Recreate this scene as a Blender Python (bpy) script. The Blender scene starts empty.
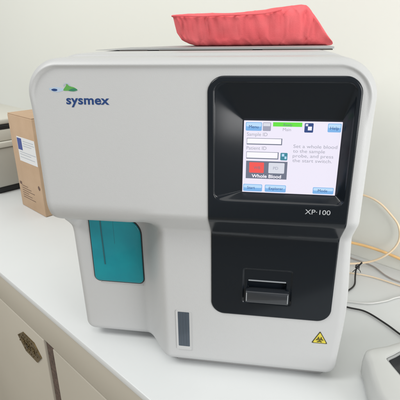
import bpy, bmesh, math, random
from mathutils import Vector, Matrix, noise
random.seed(7)
S = bpy.context.scene
COL = S.collection
pi = math.pi

# ------------------------------------------------------------------ camera
cd = bpy.data.cameras.new('camera'); cam = bpy.data.objects.new('camera', cd); COL.objects.link(cam)
cd.sensor_width = 36; cd.lens = 422.0/400*36; cd.clip_start = .01; cd.clip_end = 100
r_ = Vector((0.98807476, 0.15358603, -0.01093639)); u_ = Vector((-0.0451469, 0.35688651, 0.93305615))
f_ = r_.cross(u_) * -1
M = Matrix((r_, u_, -f_)).transposed().to_4x4(); M.translation = Vector((0.3002, -0.4922, 0.4954))
cam.matrix_world = M
S.camera = cam

# ------------------------------------------------------------------ world and lamps
w = bpy.data.worlds.new('World'); S.world = w; w.use_nodes = True
w.node_tree.nodes['Background'].inputs[0].default_value = (1, .995, .98, 1)
w.node_tree.nodes['Background'].inputs[1].default_value = .50
def area(name, loc, target, sx, sy, power, colr):
    l = bpy.data.lights.new(name, 'AREA'); l.shape = 'RECTANGLE'; l.size = sx; l.size_y = sy; l.energy = power; l.color = colr
    o = bpy.data.objects.new(name, l); COL.objects.link(o); o.location = loc
    o.rotation_euler = (Vector(target)-Vector(loc)).to_track_quat('-Z', 'Y').to_euler()
area('ceiling_lamp', (.15, -.58, 2.15), (.35, .1, 0), 1.2, 1.2, 10.5, (1, .985, .95))
area('side_fill_light', (1.55, -1.0, .42), (.50, .25, .12), .9, .8, 19.5, (1, .99, .99))  # fill light added at the right to brighten that side; no window there
area('ceiling_lamp', (-1.35, -.75, 1.9), (-1.2, .9, .5), 1.2, .8, 34, (1, 1, .97))
S.view_settings.view_transform = 'Standard'; S.view_settings.look = 'None'
S.view_settings.exposure = 0; S.view_settings.gamma = 1

# ------------------------------------------------------------------ materials
def mat(name, c, rough=.5, metal=0, bump=None, var=None, spec=.5, coat=0, trans=0, emit=0, obj=True, ecol=None):
    m = bpy.data.materials.new(name); m.use_nodes = True
    nt = m.node_tree; b = nt.nodes['Principled BSDF']
    b.inputs['Base Color'].default_value = (*c, 1); b.inputs['Roughness'].default_value = rough
    b.inputs['Metallic'].default_value = metal; b.inputs['Specular IOR Level'].default_value = spec
    b.inputs['Coat Weight'].default_value = coat; b.inputs['Coat Roughness'].default_value = .05
    b.inputs['Transmission Weight'].default_value = trans
    if emit:
        b.inputs['Emission Color'].default_value = (*(ecol or c), 1); b.inputs['Emission Strength'].default_value = emit
    if bump or var:
        tc = nt.nodes.new('ShaderNodeTexCoord')
    if bump:
        sc, st = bump
        n = nt.nodes.new('ShaderNodeTexNoise'); n.inputs['Scale'].default_value = sc; n.inputs['Detail'].default_value = 4
        nt.links.new(tc.outputs['Object'], n.inputs['Vector'])
        bp = nt.nodes.new('ShaderNodeBump'); bp.inputs['Strength'].default_value = st; bp.inputs['Distance'].default_value = .001
        nt.links.new(n.outputs['Fac'], bp.inputs['Height']); nt.links.new(bp.outputs['Normal'], b.inputs['Normal'])
    if var:
        sc, amt, c2 = var
        n = nt.nodes.new('ShaderNodeTexNoise'); n.inputs['Scale'].default_value = sc; n.inputs['Detail'].default_value = 6
        nt.links.new(tc.outputs['Object'], n.inputs['Vector'])
        mp = nt.nodes.new('ShaderNodeMapRange'); mp.inputs[1].default_value = .35; mp.inputs[2].default_value = .75
        mp.inputs[3].default_value = 0; mp.inputs[4].default_value = amt
        nt.links.new(n.outputs['Fac'], mp.inputs[0])
        mx = nt.nodes.new('ShaderNodeMix'); mx.data_type = 'RGBA'
        mx.inputs[6].default_value = (*c, 1); mx.inputs[7].default_value = (*c2, 1)
        nt.links.new(mp.outputs[0], mx.inputs[0]); nt.links.new(mx.outputs[2], b.inputs['Base Color'])
        # the same patchiness, weaker, in the gloss
        mr = nt.nodes.new('ShaderNodeMapRange'); mr.inputs[3].default_value = rough*.9; mr.inputs[4].default_value = min(1, rough*1.15)
        nt.links.new(n.outputs['Fac'], mr.inputs[0]); nt.links.new(mr.outputs[0], b.inputs['Roughness'])
    return m
WHITE = mat('shell_plastic', (.50, .508, .51), .40, bump=(900, .16), var=(5, .5, (.475, .483, .485)))
GREYPL = mat('grey_plastic', (.36, .37, .37), .5, bump=(900, .15))
BASE = mat('base_plastic', (.30, .30, .30), .6)
BLACK = mat('gloss_black', (.006, .009, .013), .14, spec=.30, bump=(14, .05))
BLACKM = mat('matt_black', (.012, .013, .015), .5)
SWITCH = mat('switch_grey', (.022, .026, .032), .16, coat=.3)
GLINT = mat('glint_silver', (.42, .45, .48), .25, metal=.6)  # pale tone for highlights built as thin strips
TEAL = mat('teal_plastic', (.0, .26, .31), .26, spec=.4, coat=.25, bump=(30, .05), var=(22, .9, (.0, .19, .25)))
TEALD = mat('teal_dark', (.02, .10, .12), .4)
SMOKE = mat('smoked_window', (.055, .075, .10), .18, coat=.3)
WALL = mat('wall_paint', (.79, .80, .745), .75, bump=(120, .15), var=(2.2, .5, (.77, .78, .725)))
COUNTER = mat('counter_laminate', (.68, .70, .705), .30, bump=(300, .06), var=(7, .6, (.66, .68, .685)))
CEDGE = mat('counter_edge', (.60, .58, .53), .5)
CAB = mat('cabinet_laminate', (.48, .445, .375), .38, bump=(40, .08), var=(6, .6, (.45, .415, .345)))
SEAM = mat('seam_dark', (.06, .05, .042), .8)
BOARD = mat('raw_board', (.075, .052, .042), .8, bump=(500, .8), var=(150, 1, (.17, .115, .09)))
BRASS = mat('aged_brass', (.20, .145, .065), .38, metal=.75, bump=(220, .7), var=(90, 1, (.07, .05, .025)))
CARD = mat('cardboard', (.53, .375, .25), .85, bump=(160, .35), var=(18, .8, (.47, .325, .21)))
PAPER = mat('paper', (.74, .75, .76), .6)
INK = mat('print_ink', (.16, .10, .075), .8)
LABELBLUE = mat('label_blue', (.06, .09, .30), .6)
GREYINK = mat('grey_ink', (.42, .45, .50), .7)
LOGOBLUE = mat('logo_blue', (.010, .045, .17), .4)
LOGOGREEN = mat('logo_green', (.10, .34, .07), .4)
LOGODEEP = mat('logo_green_deep', (.03, .20, .10), .4)
LOGOPALE = mat('logo_pale_blue', (.40, .50, .62), .4)
SILVERINK = mat('silver_ink', (.42, .44, .46), .5)
YEL = mat('sign_yellow', (.62, .52, .05), .45)
SBLK = mat('sign_black', (.05, .045, .01), .5)
RED = mat('red_fabric', (.80, .125, .14), .9, bump=(700, .35), var=(25, .8, (.80, .18, .19)))
ORANGE = mat('orange_tube', (.86, .54, .23), .3, var=(30, .6, (.86, .56, .26)))
PEACH = mat('peach_tube', (.85, .66, .44), .3, var=(30, .6, (.80, .70, .56)))
CLEAR = mat('clear_tube', (.66, .665, .65), .25)
TAN = mat('tan_cable', (.42, .38, .35), .5)
CABLE = mat('black_cable', (.012, .012, .013), .4)
PRW = mat('printer_ivory', (.62, .61, .55), .5, bump=(700, .1))
PRG = mat('printer_grey', (.44, .43, .385), .55, bump=(700, .1))
INST = mat('instrument_shell', (.52, .53, .52), .42, bump=(800, .1))
def emi(name, c, k=1.0): return mat(name, tuple(x*.05 for x in c), .25, emit=k, ecol=c)
E_BG = emi('screen_ground', (.86, .82, .95), .95)
E_BLUE = emi('screen_blue', (.22, .48, .86), .9)
E_PALE = emi('screen_pale_blue', (.50, .72, .95), .95)
E_GREEN = emi('screen_green', (.14, .80, .06), .9)
E_RED = emi('screen_red', (.90, .10, .09), .95)
E_GREY = emi('screen_grey', (.17, .19, .26), .9)
E_BTN = emi('screen_button', (.70, .72, .80), .95)
E_MID = emi('screen_mid_grey', (.38, .39, .50), .9)
E_TXT = emi('screen_text', (.42, .42, .50), .9)
E_NAVY = emi('screen_navy', (.03, .07, .24), .9)
E_WHITE = emi('screen_white', (.95, .93, 1.0), .95)
E_TEAL = emi('screen_teal', (.05, .26, .34), .9)

# ------------------------------------------------------------------ helpers
def link(name, bm, m, parent=None, smooth=False, recalc=True):
    if recalc: bmesh.ops.recalc_face_normals(bm, faces=bm.faces)
    me = bpy.data.meshes.new(name); bm.to_mesh(me); bm.free()
    if isinstance(m, (list, tuple)):
        for q in m: me.materials.append(q)
    else: me.materials.append(m)
    if smooth:
        for p in me.polygons: p.use_smooth = True
        try: me.set_sharp_from_angle(angle=math.radians(50))
        except Exception: pass
    o = bpy.data.objects.new(name, me); COL.objects.link(o)
    if parent: o.parent = parent
    return o
def thing(name, label, cat, loc=(0, 0, 0), rotz=0, group=None):
    o = bpy.data.objects.new(name, None); COL.objects.link(o); o.location = loc; o.rotation_euler = (0, 0, rotz)
    o.empty_display_size = .02
    return tag(o, label, cat, group)
def tag(o, label, cat, group=None):
    o['label'] = label; o['category'] = cat
    if group: o['group'] = group
    return o
def struct(o): o['kind'] = 'structure'; return o
def box(bm, x0, x1, y0, y1, z0, z1, bev=0, seg=3):
    t = bmesh.new(); bmesh.ops.create_cube(t, size=1)
    for v in t.verts: v.co = Vector((x0+(v.co.x+.5)*(x1-x0), y0+(v.co.y+.5)*(y1-y0), z0+(v.co.z+.5)*(z1-z0)))
    if bev: bmesh.ops.bevel(t, geom=t.edges[:], offset=bev, segments=seg, affect='EDGES', profile=.5)
    me = bpy.data.meshes.new('tmp'); t.to_mesh(me); t.free(); bm.from_mesh(me); bpy.data.meshes.remove(me)
def nb(fn, *a, **k):
    bm = bmesh.new(); fn(bm, *a, **k); return bm
def rrect(x0, x1, z0, z1, rad, n=8):
    """rounded outline in x,z, anticlockwise; rad = (tl, tr, br, bl)"""
    tl, tr, br, bl = rad if isinstance(rad, (list, tuple)) else (rad,)*4
    P = []
    for cx, cz, rr, a0 in ((x1-tr, z1-tr, tr, 0), (x0+tl, z1-tl, tl, pi/2), (x0+bl, z0+bl, bl, pi), (x1-br, z0+br, br, 1.5*pi)):
        for k in range(n+1):
            a = a0+k/n*pi/2; P.append((cx+rr*math.cos(a), cz+rr*math.sin(a)))
    return P
def plate(bm, pts, yf, yb, bev=0):
    """flat plate: outline pts in x,z, front face at yf, back at yb, small edge chamfer"""
    cx = sum(p[0] for p in pts)/len(pts); cz = sum(p[1] for p in pts)/len(pts)
    def ring(y, ins):
        L = []
        for i, (x, z) in enumerate(pts):
            a = Vector(pts[i-1]); b = Vector(pts[(i+1) % len(pts)]); t = (b-a)
            nrm = Vector((-t.y, t.x)).normalized() if t.length > 0 else Vector((0, 0))
            L.append(bm.verts.new((x+nrm.x*ins, y, z+nrm.y*ins)))
        return L
    rings = [ring(yb, 0), ring(yf+bev, 0)]
    if bev: rings += [ring(yf+bev*.3, bev*.3), ring(yf, bev)]
    n = len(pts)
    for A, B in zip(rings, rings[1:]):
        for i in range(n): bm.faces.new((A[i], A[(i+1) % n], B[(i+1) % n], B[i]))
    bm.faces.new(rings[-1]); bm.faces.new(rings[0][::-1])
def flat(name, pts, y, m, parent, th=.0002): return link(name, nb(plate, pts, y, y+th), m, parent)
def rc(x0, x1, z0, z1): return [(x1, z1), (x0, z1), (x0, z0), (x1, z0)]
def text(name, s, x, z, size, y, m, parent, bold=0, shear=0, width=None, space=1, align='LEFT', rot=None, ext=.0001):
    c = bpy.data.curves.new('t', 'FONT'); c.body = s; c.size = size; c.offset = bold; c.shear = shear; c.extrude = ext
    c.space_character = space; c.align_x = align; c.resolution_u = 4
    o = bpy.data.objects.new('t', c); COL.objects.link(o)
    dg = bpy.context.evaluated_depsgraph_get(); me = bpy.data.meshes.new_from_object(o.evaluated_get(dg))
    bpy.data.objects.remove(o); bpy.data.curves.remove(c)
    xs = [v.co.x for v in me.vertices]; k = 1
    if width: k = width/(max(xs)-min(xs))
    for v in me.vertices: v.co = Vector((x+(v.co.x-(min(xs) if align == 'LEFT' else 0))*k, y-v.co.z, z+v.co.y))
    me.materials.clear(); me.materials.append(m); me.name = name
    r = bpy.data.objects.new(name, me); COL.objects.link(r); r.parent = parent
    if rot: r.matrix_local = rot
    return r
def spline(P, n=10):
    P = [Vector(p) for p in P]; Q = [P[0]*2-P[1]]+P+[P[-1]*2-P[-2]]; out = []
    for i in range(1, len(Q)-2):
        for k in range(n):
            t = k/n; a, b, c, d = Q[i-1:i+3]
            out.append(.5*((2*b)+(c-a)*t+(2*a-5*b+4*c-d)*t*t+(3*b-a-3*c+d)*t**3))
    out.append(P[-1]); return out
def tube(bm, P, rad, seg=10, n=10):
    C = spline(P, n); prev = None; side = None
    for i, p in enumerate(C):
        t = (C[min(i+1, len(C)-1)]-C[max(i-1, 0)]).normalized()
        if side is None: side = t.orthogonal().normalized()
        side = (side-t*side.dot(t)).normalized(); up = t.cross(side)
        ring = [bm.verts.new(p+side*math.cos(2*pi*k/seg)*rad+up*math.sin(2*pi*k/seg)*rad) for k in range(seg)]
        if prev:
            for k in range(seg): bm.faces.new((prev[k], prev[(k+1) % seg], ring[(k+1) % seg], ring[k]))
        else: bm.faces.new(ring)
        prev = ring
    bm.faces.new(prev)
def cyl(bm, cx, cy, z0, z1, rad, seg=24):
    A = [bm.verts.new((cx+rad*math.cos(2*pi*k/seg), cy+rad*math.sin(2*pi*k/seg), z0)) for k in range(seg)]
    B = [bm.verts.new((v.co.x, v.co.y, z1)) for v in A]
    for k in range(seg): bm.faces.new((A[k], A[(k+1) % seg], B[(k+1) % seg], B[k]))
    bm.faces.new(A); bm.faces.new(B)
def sstep(a, b, x):
    t = max(0, min(1, (x-a)/(b-a))); return t*t*(3-2*t)

# ------------------------------------------------------------------ counter frame: s runs along the counter edge, n away from it to the wall
ANG = math.radians(35)
T = Vector((math.cos(ANG), -math.sin(ANG), 0)); N = Vector((math.sin(ANG), math.cos(ANG), 0))
def CW(s, n, z): return T*s+N*n+Vector((0, 0, z))
def counter_thing(name, label, cat, s, n, z, group=None):
    p = CW(s, n, z); return thing(name, label, cat, p, -ANG, group)
def in_counter(o): o.rotation_euler = (0, 0, -ANG); return o      # mesh x = s, mesh y = n

# ------------------------------------------------------------------ setting
in_counter(struct(link('counter_top', nb(box, -3.2, 1.6, .055, .676, -.014, 0, .0015, 2), COUNTER, smooth=True)))
in_counter(struct(link('wall', nb(box, -4.5, 3.2, .677, .80, -.95, 2.6), WALL)))
in_counter(struct(link('floor', nb(box, -4.5, 3.2, -2.5, .677, -.97, -.92), CAB)))

# base cabinet below the counter
cab = counter_thing('base_cabinet', 'beige laminate base cabinet under the white counter', 'cabinet', 0, 0, -.92)
def cz(z): return z+.92
link('top_rail', nb(box, -3.2, 1.6, .0575, .075, cz(-.0923), cz(-.0145), .0012, 2), CAB, cab, smooth=True)
link('carcass', nb(box, -3.2, 1.6, .079, .67, cz(-.90), cz(-.0155)), SEAM, cab)
def door(s0, s1):
    return link('door', nb(box, s0, s1, .0575, .075, cz(-.86), cz(-.0965), .0015, 2), CAB, cab, smooth=True)
for s0 in (-1.62, -1.14): door(s0, s0+.476)
d1 = door(-.66, -.216)
d2 = door(-.176, .28); door(.285, .74)
link('stile', nb(box, -.2155, -.1765, .063, .0785, cz(-.86), cz(-.0975), .001, 1), BOARD, cab)
# flush brass pull on the left-hand door
def hexpull(bm):
    P = [(-.246, -.157), (-.272, -.134), (-.325, -.134), (-.357, -.157), (-.325, -.184), (-.272, -.184)]
    P = [(x, cz(z)) for x, z in P]
    plate(bm, [((x+.302)*1.06-.298, cz(-.159)+(z-cz(-.159))*1.08) for x, z in P], .055, .058, .0010)
pull = link('pull_plate', nb(hexpull), BRASS, cab)
def rosette(bm):
    for k, (sx, rr) in enumerate(((-.302, .0105), (-.278, .006), (-.326, .006))):
        for i in range(8):
            a = i*pi/4; box(bm, sx+math.cos(a)*rr-.0025, sx+math.cos(a)*rr+.0025, .0533, .0551, cz(-.159)+math.sin(a)*rr-.002, cz(-.159)+math.sin(a)*rr+.002, .0008, 2)
        box(bm, sx-.0035, sx+.0035, .0527, .0551, cz(-.1625), cz(-.1555), .0015, 2)
    for k in range(9):
        sx = -.345+k*.0108; hz = .018 if .2 < (k/8) < .85 else .007
        for sg in (-1, 1): box(bm, sx-.0015, sx+.0015, .0539, .0551, cz(-.159)+sg*hz-.0015, cz(-.159)+sg*hz+.0015, .0005, 1)
link('rosette', nb(rosette), BRASS, pull)
link('keyhole', nb(box, -.304, -.300, .0523, .0528, cz(-.164), cz(-.155)), BLACKM, pull)

# ------------------------------------------------------------------ the analyser
an = thing('blood_analyzer', 'white benchtop blood analyzer with black glossy touchscreen panel and teal front window', 'lab analyzer', (0, 0, 0))
W_, TOP, BOT, DEP = .42, .4745, .014, .352
RT, RB = .046, .017
R1, R2 = .0316, .085
def sdf(x, z):
    """distance inside the rounded front outline"""
    r = RT if z > .24 else RB
    z1, z0 = TOP, BOT
    x = (x-xleft(z))*W_/(xright(z)-xleft(z))
    px = abs(x-W_/2)-(W_/2-r); pz = abs(z-(z0+z1)/2)-((z1-z0)/2-r)
    return -(min(max(px, pz), 0)+math.hypot(max(px, 0), max(pz, 0))-r)
def yr(z):
    a, b, f = .283, .239, .011           # straight slope with rounded ends
    if z >= a: return 0.
    if z <= b: return R1
    k = R1/(a-b-f); t = a-z; n_ = a-b
    if t < f: return k*t*t/(2*f)
    if t > n_-f: return R1-k*(n_-t)**2/(2*f)
    return k*f/2+k*(t-f)
# left profile as a dense polyline (y, z) for the overhanging hood
def left_curve():
    P = []
    for k in range(25):
        a = k/24*pi/2; P.append((.058*(1-math.cos(a)), .290-.042*math.sin(a)))
    P += [(.066, .2475), (.073, .247)]
    for k in range(1, 9):
        a = k/8*pi/2; P.append((.073+.012*math.sin(a), .247-.012*(1-math.cos(a))))
    P.append((.085, .232)); return P
LC = left_curve()
LE = [(0, .290), (.002, .278), (.008, .266), (.018, .259), (.032, .253), (.046, .2455), (.061, .2355), (.074, .224), (.082, .214), (.085, .203)]
L = [0]
for a, b in zip(LC, LC[1:]): L.append(L[-1]+math.hypot(b[0]-a[0], b[1]-a[1]))
def lc(t):
    d = t*L[-1]
    for i in range(len(LC)-1):
        if d <= L[i+1]+1e-12:
            f = (d-L[i])/(L[i+1]-L[i]); return (LC[i][0]+(LC[i+1][0]-LC[i][0])*f, LC[i][1]+(LC[i+1][1]-LC[i][1])*f)
    return LC[-1]
def le(t):
    f = t*(len(LE)-1); i = min(int(f), len(LE)-2); f -= i
    P = [LE[max(i-1, 0)], LE[i], LE[i+1], LE[min(i+2, len(LE)-1)]]
    return tuple(.5*(2*P[1][j]+(P[2][j]-P[0][j])*f+(2*P[0][j]-5*P[1][j]+4*P[2][j]-P[3][j])*f*f+(3*P[1][j]-P[0][j]-3*P[2][j]+P[3][j])*f**3) for j in (0, 1))
rows = []   # (left y, left z, right y, right z)
K = 46
for k in range(K): z = TOP-RT*(1-math.cos(k/K*pi/2)); rows.append((0, z, 0, z, 0, z))
for k in range(60): z = TOP-RT-(TOP-RT-.290)*k/60; rows.append((0, z, 0, z, 0, z))
for k in range(70):
    a = lc(k/70); z = .290+(.232-.290)*k/70; b = le(k/70); rows.append((a[0], a[1], yr(z), z, b[0], b[1]))
K = 70
for k in range(K): z = .232+(BOT+RB-.232)*k/K; rows.append((R2, z, R1, z, R2, .203+(BOT+RB-.203)*k/K))
K = 30
for k in range(K+1): z = BOT+RB-RB*math.sin(k/K*pi/2); rows.append((R2, z, R1, z, R2, z))
NC = 230
us = []
for k in range(NC+1):
    u = k/NC; us.append(.5*u+.5*(.5-.5*math.cos(pi*u)))
FR = .013
PX0, PX1, PZ0, PZ1 = .2315, .4030, .1125, .4550
def rsd(x, z, x0, x1, z0, z1, r):
    px = abs(x-(x0+x1)/2)-((x1-x0)/2-r); pz = abs(z-(z0+z1)/2)-((z1-z0)/2-r)
    return -(min(max(px, pz), 0)+math.hypot(max(px, 0), max(pz, 0))-r)
def xright(z): return W_+.0060*sstep(.27, .13, z)-.0050*sstep(.13, .014, z)
def xleft(z):
    lo = -.004+.0045*max(0, min(1, (.235-z)/.2)); return lo+(.0065-lo)*sstep(.232, .256, z)
def xspan(z):
    xl = xleft(z); xr = xright(z)
    if z > TOP-RT: e = RT-math.sqrt(max(0, RT*RT-(z-(TOP-RT))**2)); xl += e; xr -= e
    if z < BOT+RB: e = RB-math.sqrt(max(0, RB*RB-(BOT+RB-z)**2)); xl += e; xr -= e
    return xl, xr
def extra(x, z):
    d = max(0, sdf(x, z)); e = 0
    if d < FR: e += FR*(1-math.sqrt(max(0, 1-((FR-d)/FR)**2)))
    # proud rim round the top shoulder of the front
    fade = sstep(.395, .455, z)
    wdt = .0072
    e -= .0042*fade*(1-sstep(wdt, wdt+.0045, d))
    if PX0+.003 < x < PX1-.003 and PZ0+.003 < z < PZ1-.003:      # opening behind the control panel
        e += .022*sstep(.003, .006, rsd(x, z, PX0, PX1, PZ0, PZ1, .02))
    return e
bm = bmesh.new(); grid = []
for (l0y, l0z, ry, rz, ey, ez) in rows:
    row = []
    for u in us:
        x0 = u*W_
        for _ in range(2):
            we = 1-sstep(-.004, .032, x0); ly = l0y*(1-we)+ey*we; lz = l0z*(1-we)+ez*we
            wt = sstep(.112, .166, x0); z = lz*(1-wt)+rz*wt
            xl, xr = xspan(z); x0 = xl+u*(xr-xl)
        y = ly*(1-wt)+ry*wt+extra(x0, z)
        row.append(bm.verts.new((x0, y, z)))
    grid.append(row)
for a, b in zip(grid, grid[1:]):
    for k in range(NC): bm.faces.new((a[k], b[k], b[k+1], a[k+1]))
ring = grid[0][:]+[r[-1] for r in grid[1:]]+grid[-1][::-1][1:]+[r[0] for r in grid[::-1][1:-1]]
prev = ring; n = len(ring); cxm, czm = W_/2, (TOP+BOT)/2
for yy, sc in ((.12, 0), (DEP-.02, 0), (DEP-.006, .002), (DEP-.001, .006), (DEP, .012)):
    nr = []
    for v in ring:
        kx = (v.co.x-cxm)/(W_/2); kz = (v.co.z-czm)/((TOP-BOT)/2)
        nr.append(bm.verts.new((v.co.x-kx*sc, max(yy, v.co.y+.0005) if yy < .2 else yy, v.co.z-kz*sc)))
    for i in range(n): bm.faces.new((prev[i], prev[(i+1) % n], nr[(i+1) % n], nr[i]))
    prev = nr
bm.faces.new(prev)
shell = link('housing', bm, WHITE, an, smooth=True)

# base plinth, feet
link('base', nb(box, .172, .405, .047, .335, .0025, .0165, .003, 2), BASE, an, smooth=True)
link('base', nb(box, .03, .1715, .112, .335, .0025, .0165, .003, 2), BASE, an, smooth=True)
for fx, fy in ((.19, .09), (.38, .07), (.05, .31), (.38, .31)): link('foot', nb(cyl, fx, fy, 0.0002, .006, .012), BLACKM, an, smooth=True)

# top cover plate with a dark parting line, seen edge-on from the front
def top_panel(bm):
    X = 80; g = []
    for y, dz in ((.050, -.012), (.0500, -.0035), (.052, -.0012), (.056, 0), (.20, 0), (.342, 0), (.3455, -.0015), (.346, -.012)):
        row = []
        for i in range(X+1):
            x = .018+.388*i/X; e = min(x-.018, .406-x)
            fall = .016*(1-math.sin(min(1, e/.040)*pi/2))
            row.append(bm.verts.new((x, y, .4776+dz-fall)))
        g.append(row)
    for a, b in zip(g, g[1:]):
        for i in range(X): bm.faces.new((a[i], a[i+1], b[i+1], b[i]))
link('top_panel', nb(top_panel), WHITE, an, smooth=True)
def lid(bm):
    X = 40; top = []; botv = []
    for j, y in enumerate((.148, .152, .20, .325, .335)):
        rt = []; rb = []; w0 = .042
        for i in range(X+1):
            x = w0+(.388-w0)*i/X
            h = .4792+.0024*sstep(0, .35, i/X)
            rt.append(bm.verts.new((x, y, h+(.0002 if 0 < j < 4 else 0)))); rb.append(bm.verts.new((x, y, .4789)))
        top.append(rt); botv.append(rb)
    for A, sg in ((top, 1), (botv, -1)):
        for a, b in zip(A, A[1:]):
            for i in range(X): bm.faces.new((a[i], a[i+1], b[i+1], b[i]))
    for a, b in ((top[0], botv[0]), (top[-1], botv[-1])):
        for i in range(X): bm.faces.new((a[i], a[i+1], b[i+1], b[i]))
    for j in range(4):
        for i in (0, X): bm.faces.new((top[j][i], top[j+1][i], botv[j+1][i], botv[j][i]))
link('top_cover', nb(lid), GREYPL, an, smooth=True)
for a, b in ((.080, .122), (.140, .276), (.290, .386)): link('parting_line', nb(box, a, b, .1455, .33, .4773, .4787), SEAM, an)

# --- heightfield patch builder with rounded outline
def patch(x0, x1, z0, z1, rad, fn, nx, nz, skirt, back=.004):
    tl, tr, br, bl = rad; bm = bmesh.new(); g = []
    zs = [z0+(z1-z0)*(.6*(k/nz)+.4*(.5-.5*math.cos(pi*k/nz))) for k in range(nz+1)]
    for z in zs:
        a, b = x0, x1
        if z > z1-tl: a += tl-math.sqrt(max(0, tl*tl-(z-z1+tl)**2))
        if z > z1-tr: b -= tr-math.sqrt(max(0, tr*tr-(z-z1+tr)**2))
        if z < z0+bl: a += bl-math.sqrt(max(0, bl*bl-(z0+bl-z)**2))
        if z < z0+br: b -= br-math.sqrt(max(0, br*br-(z0+br-z)**2))
        row = []
        for k in range(nx+1):
            u = .6*(k/nx)+.4*(.5-.5*math.cos(pi*k/nx)); x = a+(b-a)*u
            row.append(bm.verts.new((x, fn(x, z), z)))
        g.append(row)
    for a, b in zip(g, g[1:]):
        for k in range(nx): bm.faces.new((a[k], a[k+1], b[k+1], b[k]))
    ring = g[0][:]+[r[-1] for r in g[1:]]+g[-1][::-1][1:]+[r[0] for r in g[::-1][1:-1]]
    nr = [bm.verts.new((v.co.x, v.co.y+back, v.co.z)) for v in ring]; n = len(ring)
    for i in range(n): bm.faces.new((ring[i], ring[(i+1) % n], nr[(i+1) % n], nr[i]))
    return bm
SX0, SX1, SZ0, SZ1 = .2745, .3862, .3140, .4022
SCRY = .0115
def yface(x, z):
    return yr(z)
def ypanel(x, z):
    y = yface(x, z)-.0022
    d = rsd(x, z, PX0, PX1, PZ0, PZ1, .02)
    if d < .0025: y += .0025*(1-math.sqrt(max(0, 1-((.0025-max(d, 0))/.0025)**2)))
    # display recess: small lip, then sloping sides down to the screen
    do = rsd(x, z, .2385, .3975, .3035, .4490, .012)
    if do > 0:
        y += .0013*sstep(0, .0016, do)
        # how far along from the lip to the screen edge
        dx = max(SX0-x, x-SX1, 0); dz = max(SZ0-z, z-SZ1, 0)
        fx = dx/(SX0-.2400) if x < SX0 else dx/(.3965-SX1)
        fz = dz/(SZ0-.3050) if z < SZ0 else dz/(.4475-SZ1)
        f = min(1, (fx**5+fz**5)**.2)
        y += (SCRY+.0020)*(1-f)
    # shallow bay round the start switch
    db = rsd(x, z, .2768, .3465, .1345, .1925, .004)
    y += .0016*sstep(0, .0022, db)
    ds = rsd(x, z, .2835, .3385, .1565, .1715, .002)
    y += .007*sstep(0, .0014, ds)
    return y
panel = link('control_panel', patch(PX0, PX1, PZ0, PZ1, (.019, .019, .022, .022), ypanel, 280, 480, 0), BLACK, an, smooth=True)
text('model_lettering', 'XP·100', .3518, .2922, .0088, ypanel(.37, .296)-.0002, SILVERINK, panel, width=.030)
sw = link('start_switch', nb(plate, rrect(.2815, .3425, .1395, .1585, .002), ypanel(.30, .18)-.0075, ypanel(.30, .18)+.004, .0018), SWITCH, an, smooth=True)
link('slot_glint', nb(plate, rrect(.2850, .3375, .1722, .1738, .0007), ypanel(.30, .18)-.0016, ypanel(.30, .18)+.002, .0004), GLINT, an, smooth=True)  # highlight along the slot's top edge, put in as a pale bar
for sx in (.2826, .3402): link('switch_glint', nb(plate, rrect(sx, sx+.0012, .1425, .1565, .0005), ypanel(.30, .18)-.0079, ypanel(.30, .18)-.005, .0003), GLINT, sw)  # highlights at both switch ends, put in as pale strips

# --- display
dis = link('display', nb(plate, rc(SX0-.0005, SX1+.0005, SZ0-.0005, SZ1+.0005), SCRY-.0020, SCRY+.002), E_BG, an)
SW, SH = SX1-SX0, SZ1-SZ0; DY = SCRY-.0022
def UV(u, v): return (SX0+u*SW, SZ1-v*SH)
def ui(name, u0, u1, v0, v1, m, lev=0, r=0):
    a = UV(u0, v1); b = UV(u1, v0)
    pts = rrect(a[0], b[0], a[1], b[1], r, 3) if r else rc(a[0], b[0], a[1], b[1])
    return flat(name, pts, DY-lev*.0001, m, dis, .00009)
def uit(name, s, u, v, size, m, width=None, bold=0, lev=3):
    x, z = UV(u, v); return text(name, s, x, z, size, DY-lev*.0001, m, dis, bold=bold, width=width*SW if width else None, ext=.00002)
ui('status_bar', .30, .60, .005, .062, E_GREEN, 1)
uit('status_text', 'Ready', .41, .053, .0042, E_GREY)
uit('title_text', 'Main', .405, .12, .0052, E_TXT)
for a, b, c, d in ((.015, .185, .01, .125), (.86, .995, .01, .125), (.005, .215, .885, .99), (.245, .475, .885, .99), (.765, .985, .895, .99)):
    ui('button', a, b, c, d, E_BLUE, 1, .0012); ui('button_shine', a+.006, b-.006, c+.008, c+(d-c)*.5, E_PALE, 2, .001)
ui('button', .195, .28, .01, .125, E_MID, 1, .001); ui('button_shine', .20, .272, .018, .06, E_BTN, 2)
ui('icon', .625, .715, .01, .135, E_NAVY, 1, .001); ui('icon_page', .66, .70, .055, .105, E_WHITE, 2); ui('icon_page', .635, .66, .02, .05, E_BTN, 2)
uit('button_text', 'Menu', .05, .09, .0052, E_NAVY); uit('button_text', 'Help', .885, .09, .0052, E_NAVY)
uit('button_text', 'Start', .05, .955, .005, E_NAVY); uit('button_text', 'Explorer', .29, .955, .005, E_NAVY); uit('button_text', 'Mode', .82, .96, .005, E_NAVY)
uit('field_caption', 'Sample ID', .03, .195, .0060, E_TXT); uit('field_caption', 'Patient ID', .03, .385, .0060, E_TXT)
for v0, v1, u1 in ((.225, .315, .405), (.415, .515, .375)):
    ui('entry_field', .03, u1, v0, v1, E_GREY, 1); ui('entry_field_ground', .034, u1-.010, v0+.006, v1-.014, E_WHITE, 2)
ui('search_icon', .395, .47, .42, .525, E_TEAL, 1, .001); ui('search_icon_mark', .41, .435, .435, .47, E_PALE, 2); ui('search_icon_mark', .44, .46, .47, .505, E_PALE, 2)
ui('mode_panel', .03, .475, .545, .80, E_GREY, 1)
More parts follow.
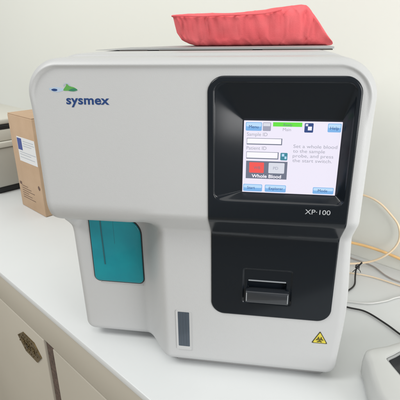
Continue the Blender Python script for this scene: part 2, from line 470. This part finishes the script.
ui('mode_button', .065, .225, .565, .715, E_RED, 2, .001); ui('mode_button', .275, .445, .565, .715, E_BTN, 2, .001)
uit('mode_mark', 'WB', .115, .66, .0050, E_GREY, lev=4); uit('mode_mark', 'PD', .325, .66, .0052, E_MID, lev=4)
uit('mode_text', 'Whole Blood', .095, .783, .0058, E_WHITE, bold=.00012, width=.32, lev=3)
for k, s in enumerate(('Set a whole blood', 'to the sample', 'probe, and press', 'the start switch.')):
    uit('message_text', s, .525, .345+k*.066, .0058, E_TXT, width=(.45, .33, .42, .41)[k])

# --- brand mark on the upper left of the front
LY = -.00018
logo = text('logo_lettering', 'sysmex', .0578, .4212, .0150, LY, LOGOBLUE, an, bold=.00036, space=1.04, shear=.05, width=.0550)
def leaf(pts, n=14):
    """closed smooth outline through control points"""
    P = [Vector((*p, 0)) for p in pts]; m_ = len(P); out = []
    for i in range(m_):
        a, b, c, d = P[i-1], P[i], P[(i+1) % m_], P[(i+2) % m_]
        for k in range(n):
            t = k/n; q = .5*((2*b)+(c-a)*t+(2*a-5*b+4*c-d)*t*t+(3*b-a-3*c+d)*t**3); out.append((q.x, q.y))
    return out[::-1] if sum((out[i-1][0]*out[i][1]-out[i][0]*out[i-1][1]) for i in range(len(out))) < 0 else out
flat('logo_leaf', leaf([(0.0375, 0.4392), (0.0445, 0.4410), (0.0520, 0.4406), (0.0575, 0.4384), (0.0510, 0.4357), (0.0430, 0.4356)]), LY, LOGOPALE, logo)
flat('logo_drop', leaf([(0.0405, 0.4382), (0.0440, 0.4394), (0.0480, 0.4386), (0.0470, 0.4368), (0.0430, 0.4366)]), LY-.0002, LOGOBLUE, logo)
flat('logo_leaf', leaf([(0.0560, 0.4375), (0.0593, 0.4420), (0.0613, 0.4448), (0.0642, 0.4425), (0.0699, 0.4410), (0.0740, 0.4380), (0.0691, 0.4366), (0.0617, 0.4370)]), LY-.00012, LOGOGREEN, logo)
flat('logo_leaf', leaf([(0.0626, 0.4372), (0.0667, 0.4394), (0.0708, 0.4398), (0.0739, 0.4380), (0.0691, 0.4364)]), LY-.0002, LOGODEEP, logo)
def arc_strip(cx, cz, r, w, a0, a1, n=20, sx=1):
    A = [(cx+sx*(r+w/2)*math.cos(a0+(a1-a0)*k/n), cz+(r+w/2)*math.sin(a0+(a1-a0)*k/n)) for k in range(n+1)]
    B = [(cx+sx*(r-w/2)*math.cos(a0+(a1-a0)*k/n), cz+(r-w/2)*math.sin(a0+(a1-a0)*k/n)) for k in range(n+1)]
    return A+B[::-1]
flat('logo_arc', arc_strip(.0612, .4414, .0042, .0006, .2, pi-.2), LY-.0002, LOGOPALE, logo)

# --- teal window on the set-back lower left
ty = R2
link('window_gasket', nb(plate, rrect(.0285, .1150, .1178, .2352, (.003, .028, .010, .010), 10), ty-.0012, ty+.003, .0006), BLACKM, an, smooth=True)
tw = link('teal_window', nb(plate, rrect(.0302, .1133, .1196, .2335, (.002, .0265, .0085, .0085), 10), ty-.0034, ty+.002, .0016), TEAL, an, smooth=True)
def seam_line(bm):
    tube(bm, [(.0497, ty-.0036, .2300), (.0500, ty-.0036, .20), (.0507, ty-.0036, .152)], .0009, 8, 4)
link('window_seam', nb(seam_line), TEALD, tw)
link('window_ridge', nb(box, .0700, .0703, ty-.0036, ty-.003, .19, .2300, .0001, 1), TEALD, tw)
link('window_sill', nb(plate, rrect(.040, .112, .1150, .1172, .0010), ty-.0010, ty+.002, .0007), WHITE, an, smooth=True)

# --- level window at the bottom
def framebm(bm, o, i, yf, yb):
    n = len(o)
    def rg(P, y): return [bm.verts.new((x, y, z)) for x, z in P]
    A, B, C, D = rg(o, yb), rg(o, yf), rg(i, yf+.0004), rg(i, yb+.001)
    for P, Q in ((A, B), (B, C), (C, D)):
        for k in range(n): bm.faces.new((P[k], P[(k+1) % n], Q[(k+1) % n], Q[k]))
fr = link('level_window', nb(plate, rc(.1800, .1982, .0448, .1088), R1-.0005, R1+.002), SMOKE, an)
link('window_frame', nb(framebm, rrect(.1772, .2008, .0390, .1112, .0022), rrect(.1802, .1980, .0450, .1086, .0012), R1-.0011, R1+.001), WHITE, fr, smooth=True)
for k in range(3): link('window_rib', nb(box, .1838+k*.0045, .1848+k*.0045, R1-.0010, R1-.0004, .046, .108, .0002, 1), SMOKE, fr)

# --- biohazard sticker
tri = [(.3912, .0952), (.3803, .0738), (.4032, .0738)]
by = R1-.0005
def rtri(s, rr=.0012):
    cx = sum(p[0] for p in tri)/3; cz_ = sum(p[1] for p in tri)/3; out = []
    P = [(cx+(x-cx)*s, cz_+(z-cz_)*s) for x, z in tri]
    for i in range(3):
        a, b, c = Vector(P[i-1]), Vector(P[i]), Vector(P[(i+1) % 3])
        p = b+(a-b).normalized()*rr*1.6; q = b+(c-b).normalized()*rr*1.6
        for k in range(6):
            t = k/5; v = p*(1-t)**2+b*2*t*(1-t)+q*t*t; out.append((v.x, v.y))
    return out
bio = flat('hazard_sticker', rtri(1.0), by, SBLK, an, .0004)
flat('sticker_ground', rtri(.84), by-.0002, YEL, bio)
bx, bz = .3915, .0806
for k in range(3):
    a = pi/2+k*2*pi/3; c = (bx+.0027*math.cos(a), bz+.0027*math.sin(a))
    flat('hazard_mark', arc_strip(c[0], c[1], .0024, .0013, a+.55, a+2*pi-.55, 24), by-.0004-.00005*k, SBLK, bio, .0001)
flat('hazard_mark', arc_strip(bx, bz, .0026, .0006, 0, 2*pi-.001, 28), by-.0006, SBLK, bio, .0001)

# ------------------------------------------------------------------ red fabric pouch on top
def pouch(bm):
    NX, NA = 150, 88; rings = []
    # stations along its length: left end .. right end: x, foot height, top height, half depth
    st = [(0.00, .1400, .5270, .5284, .012), (.015, .1440, .5190, .5288, .030), (.03, .1465, .5110, .5290, .042), (.06, .1510, .5000, .5296, .052), (.10, .1590, .4905, .5300, .058), (.14, .1690, .4855, .5302, .060), (.19, .1830, .4815, .5303, .062), (.30, .2130, .4812, .5306, .062),
          (.42, .2520, .4812, .5312, .062), (.50, .2720, .4812, .5322, .062), (.58, .2920, .4812, .5340, .062), (.67, .3120, .4812, .5368, .062), (.80, .3440, .4812, .5392, .060), (.84, .3510, .4812, .5385, .058), (.87, .3560, .4812, .5345, .057), (.93, .3720, .4812, .5150, .054), (.975, .3865, .4812, .4960, .050), (.993, .3935, .4814, .4885, .046), (1.0, .3960, .4818, .4850, .040)]
    def at(t):
        for a, b in zip(st, st[1:]):
            if t <= b[0]+1e-9:
                f = (t-a[0])/(b[0]-a[0]); return [a[i]+(b[i]-a[i])*f for i in (1, 2, 3, 4)]
    for i in range(NX+1):
        t = i/NX; x, zb, zt, hd = at(t)
        cy = .258; cz0 = (zb+zt)/2; hz = (zt-zb)/2; R = []
        for k in range(NA):
            a = 2*pi*k/NA; c, s = math.cos(a), math.sin(a)
            e = .30
            yy = cy+hd*math.copysign(abs(c)**e, c); zz = cz0+hz*math.copysign(abs(s)**e, s)
            lean = (zz-zb)/max(zt-zb, .004)
            if c < 0: yy += (1-lean)*.020
            amt = min(1, hz/.02)*sstep(.01, .14, t)
            q = noise.noise(Vector((x*26, yy*12, zz*16)))
            fold = abs(noise.noise(Vector((x*48+zz*35, yy*10, zz*22+4))))
            pull_ = math.exp(-((t-.11)/.05)**2)*.0012*math.sin(x*900+zz*700)
            pull_ += math.exp(-((t-.86)/.07)**2)*.0010*math.sin(x*500-zz*650)
            cr = 1-abs(noise.noise(Vector((x*34-zz*30, yy*8, zz*26+9))))*2.4; cr = max(0, cr)**5
            cr2 = 1-abs(noise.noise(Vector((x*60+zz*55, yy*8, zz*30+2))))*2.4; cr2 = max(0, cr2)**5
            d = q*.0034-fold*.0055+cr*.0022-cr2*.0016+pull_+.0010*math.sin(x*420+zz*60)*sstep(.3, 1, lean)*sstep(0, .3, t)
            # hem line near the upper edge
            d += .0011*math.sin(x*330+zz*45)*sstep(.95, .5, t)*(.4+.6*noise.noise(Vector((x*15, 1, zz*20)))+.3)
            d += -.0016*math.exp(-((lean-.86)/.05)**2)*sstep(.75, .5, t)
            yy += d*amt*(1 if c < 0 else -1); zz += (q*.0016+cr*.0006)*amt*(1 if s > 0 else 0)
            R.append(bm.verts.new((x, yy, max(zz, .4808))))
        rings.append(R)
    for a, b in zip(rings, rings[1:]):
        for k in range(NA): bm.faces.new((a[k], a[(k+1) % NA], b[(k+1) % NA], b[k]))
    bm.faces.new(rings[0]); bm.faces.new(rings[-1])
po = link('fabric_pouch', nb(pouch), RED, smooth=True)
def hem(bm):
    P = [(.1425, .2465, .5275), (.1470, .2120, .5272), (.1560, .2010, .5262), (.175, .1955, .5262), (.20, .1950, .5255), (.23, .1942, .5262), (.26, .1950, .5266), (.29, .1952, .5288), (.315, .1958, .5322)]
    P = [(x, y-.0002+.0007*noise.noise(Vector((x*90, 0, 0))), z+.0012*noise.noise(Vector((x*60, 5, 0)))) for x, y, z in P]
    tube(bm, P, .0013, 8, 12)
link('hem', nb(hem), RED, po, smooth=True)
tag(po, 'crumpled coral red fabric pouch lying on top of the white analyzer', 'pouch')

# ------------------------------------------------------------------ cardboard box behind on the left
cb = counter_thing('cardboard_box', 'tall brown cardboard box with white shipping label behind the analyzer', 'box', -.760, .28, 0)
BH, BW, BD = .291, .155, .20
link('carton_wall', nb(box, 0, BW, 0, BD, 0.0005, BH, .002, 2), CARD, cb, smooth=True)
link('top_flap', nb(box, .001, BW-.001, .001, BD/2-.0005, BH+.0002, BH+.003, .001, 2), CARD, cb)
link('top_flap', nb(box, .001, BW-.001, BD/2+.0005, BD-.001, BH+.0002, BH+.003, .001, 2), CARD, cb)
lb = flat('shipping_label', rc(.041, .1535, .1555, .2300), -.0006, PAPER, cb, .0005)
flat('label_block', rc(.043, .071, .191, .226), -.0009, LABELBLUE, lb)
for k, (a, b, z) in enumerate(((.079, .145, .219), (.079, .148, .212), (.079, .13, .205), (.049, .15, .184), (.049, .12, .177), (.049, .14, .168))):
    flat('label_line', rc(a, b, z, z+.0016), -.0009, GREYINK, lb)
flat('printed_mark', rc(.010, .024, .075, .084), -.0004, INK, cb)
for k in range(6):
    a = .022; flat('printed_line', rc(a, a+.04+.02*(k % 3), .072-k*.0075, .0738-k*.0075), -.0004, INK, cb)
flat('printed_mark', leaf([(.132, .088), (.138, .095), (.146, .087), (.139, .080)]), -.0004, INK, cb)

# ------------------------------------------------------------------ printer at the far left
pr = counter_thing('office_printer', 'beige grey printer with dark base at the left edge behind the cardboard box', 'printer', -.912, .28, 0)
link('base', nb(box, -.44, -.006, -.02, .19, .0004, .024, .003, 2), BLACKM, pr, smooth=True)
link('body', nb(box, -.45, .008, -.03, .20, .0245, .158, .006, 3), PRG, pr, smooth=True)
link('paper_tray', nb(box, -.452, .012, -.032, .202, .1585, .178, .004, 3), PRW, pr, smooth=True)
link('upper_body', nb(box, -.44, .004, -.02, .19, .1785, .218, .005, 3), PRW, pr, smooth=True)
link('output_slot', nb(box, -.40, .0045, -.01, .075, .2185, .232, .002, 2), BLACKM, pr, smooth=True)
link('lid', nb(box, -.44, .002, -.02, .19, .2325, .252, .006, 3), PRW, pr, smooth=True)
link('body', nb(box, -.44, .000, .08, .19, .2185, .2322, .002, 2), PRW, pr, smooth=True)

# ------------------------------------------------------------------ small instrument in the lower right corner
ins = thing('bench_mixer', 'small rounded light grey instrument with a black well at the lower right corner', 'instrument', (.563, .006, 0))
OUT = [(-.0935, .0495), (-.064, .0625), (-.034, .078), (.015, .094), (.075, .088), (.118, .045), (.12, -.03), (.085, -.085), (.01, -.105), (-.055, -.09), (-.090, -.045), (-.0955, -.010), (-.0945, .028)]
INN = [(-.0715, .036), (-.058, .0470), (-.042, .0590), (-.015, .0710), (.015, .0775), (.05, .07), (.086, .033), (.085, -.03), (.04, -.072), (-.02, -.073), (-.052, -.032), (-.0610, -.002), (-.0700, .024)]
def closed(P, n=10):
    P = [Vector((*p, 0)) for p in P]; m_ = len(P); out = []
    for i in range(m_):
        a, b, c, d = P[i-1], P[i], P[(i+1) % m_], P[(i+2) % m_]
        for k in range(n):
            t = k/n; out.append(.5*((2*b)+(c-a)*t+(2*a-5*b+4*c-d)*t*t+(3*b-a-3*c+d)*t**3))
    return out
def shrunk(P, d):
    n = len(P); out = []
    for i in range(n):
        t = (P[(i+2) % n]-P[i-2]).normalized(); out.append(P[i]+Vector((t.y, -t.x, 0))*d)     # clockwise outline: right side is inwards
    return out
def angular(P, n=130):
    """resample by angle so that different outlines can be lofted"""
    out = []
    for k in range(n):
        a = 2*pi*k/n; best = None
        for i in range(len(P)):
            p, q = P[i-1], P[i]; d = Vector((math.cos(a), math.sin(a), 0)); e = q-p
            den = d.x*e.y-d.y*e.x
            if abs(den) < 1e-12: continue
            r = (p.x*e.y-p.y*e.x)/den; u = (p.x*d.y-p.y*d.x)/den
            if r > 0 and -1e-6 <= u <= 1+1e-6: best = r if best is None else max(best, r)
        out.append(Vector((math.cos(a), math.sin(a), 0))*best)
    return out
CO, CI = closed(OUT), closed(INN)
def loft(bm, prof, cap0=True, cap1=True):
    prev = None
    for base, d, z in prof:
        R = [bm.verts.new((p.x, p.y, z)) for p in angular(shrunk(base, d))]; n = len(R)
        if prev:
            for k in range(n): bm.faces.new((prev[k], prev[(k+1) % n], R[(k+1) % n], R[k]))
        elif cap0: bm.faces.new(R)
        prev = R
    if cap1: bm.faces.new(prev)
link('shell', nb(loft, [(CO, .002, .004), (CO, -.004, .0055), (CO, -.006, .010), (CO, -.006, .030), (CO, -.005, .041), (CO, -.0035, .0465), (CO, -.001, .0492), (CO, .003, .0504), (CI, -.003, .0512), (CI, -.0005, .0508), (CI, 0, .046)], cap1=False), INST, ins, smooth=True)
link('well_rim', nb(loft, [(CI, .0001, .0470), (CI, .0012, .0480), (CI, .0030, .0480), (CI, .0045, .040)], cap0=False, cap1=False), GREYPL, ins, smooth=True)
link('well', nb(loft, [(CI, .0044, .0462), (CI, .007, .034), (CI, .012, .026), (CI, .030, .023)], cap0=False), BLACKM, ins, smooth=True)
link('foot_ring', nb(loft, [(CO, .006, .0003), (CO, .006, .0045)]), BASE, ins)

# ------------------------------------------------------------------ tubes and cables to the right of the analyser
def cable(name, P, rad, m, label, cat, group):
    return tag(link(name, nb(tube, P, rad, 10, 12), m, smooth=True), label, cat, group)
G = 'tubes and cables to the right of the analyzer'
nW = .664
cable('drain_tube', [CW(.02, .655, .135), CW(.10, .660, .156), CW(.1678, nW, .1600), CW(.2076, nW, .1530), CW(.2394, nW, .1310), CW(.2600, nW, .1077), CW(.2640, nW, .0723), CW(.2468, .652, .0390), CW(.210, .638, .012), CW(.15, .60, .0035), CW(.06, .56, .0035)],
      .0023, PEACH, 'pale peach plastic tube arching against the wall beside the analyzer', 'tube', G)
cable('drain_tube', [CW(.02, .60, .048), CW(.1513, .650, .0416), CW(.2121, .662, .0403), CW(.2695, .668, .0329), CW(.34, .665, .020), CW(.45, .64, .0045), CW(.6, .60, .0045)],
      .0033, ORANGE, 'orange plastic tube running straight along the foot of the wall', 'tube', G)
cable('signal_cable', [(.38, .43, .0028), (.48, .45, .0028), (.5196, .4329, .0028), (.555, .405, .0028), (.575, .365, .0028), (.5983, .3426, .0028), (.66, .31, .0028), (.80, .22, .0028)],
      .0016, TAN, 'thin greyish tan cable lying on the counter near the wall', 'cable', G)
cable('power_cable', [(.36, .30, .0035), (.42, .262, .0035), (.4679, .2341, .0035), (.503, .2229, .0035), (.5316, .1904, .0035), (.5501, .1622, .0035), (.58, .12, .0035), (.66, .06, .0035), (.80, -.0, .0035)],
      .0017, CABLE, 'black power cable running from the analyzer across the counter to the right', 'cable', G)
hk = cable('hooked_cable', [(.43, .285, .003), (.470, .284, .003), (.4857, .2962, .003), (.5000, .318, .003), (.5070, .350, .006), (.5120, .368, .014), (.5230, .372, .028)],
      .0018, CABLE, 'short black cable with its tied end hooking up off the counter', 'cable', G)
def tie(bm):
    for k in range(3):
        c = Vector((.5135, .369, .0155+.003*k)); P = [c+Vector((.0042*math.cos(a), .0042*math.sin(a), .001*math.sin(2*a))) for a in [2*pi*i/8 for i in range(9)]]
        tube(bm, P, .0008, 6, 3)
    tube(bm, [(.5135, .3648, .0165), (.5180, .362, .013), (.520, .361, .0085)], .0008, 6, 3)
    tube(bm, [(.5120, .3648, .0165), (.506, .362, .012), (.503, .361, .0085)], .0008, 6, 3)
link('wire_tie', nb(tie), BLACKM, hk)
cable('clear_tube', [(.40, .26, .003), (.4804, .2526, .003), (.515, .2520, .003), (.55, .265, .003), (.5827, .2842, .003), (.66, .31, .003), (.80, .33, .003)],
      .0016, CLEAR, 'clear whitish tube lying slack on the counter behind the black power cable', 'tube', G)
cable('clear_tube', [(.44, .37, .003), (.5080, .365, .003), (.545, .355, .003), (.58, .335, .003), (.62, .31, .003), (.75, .23, .003)],
      .0015, PEACH, 'thin peach tube lying on the counter in front of the tan cable', 'tube', G)
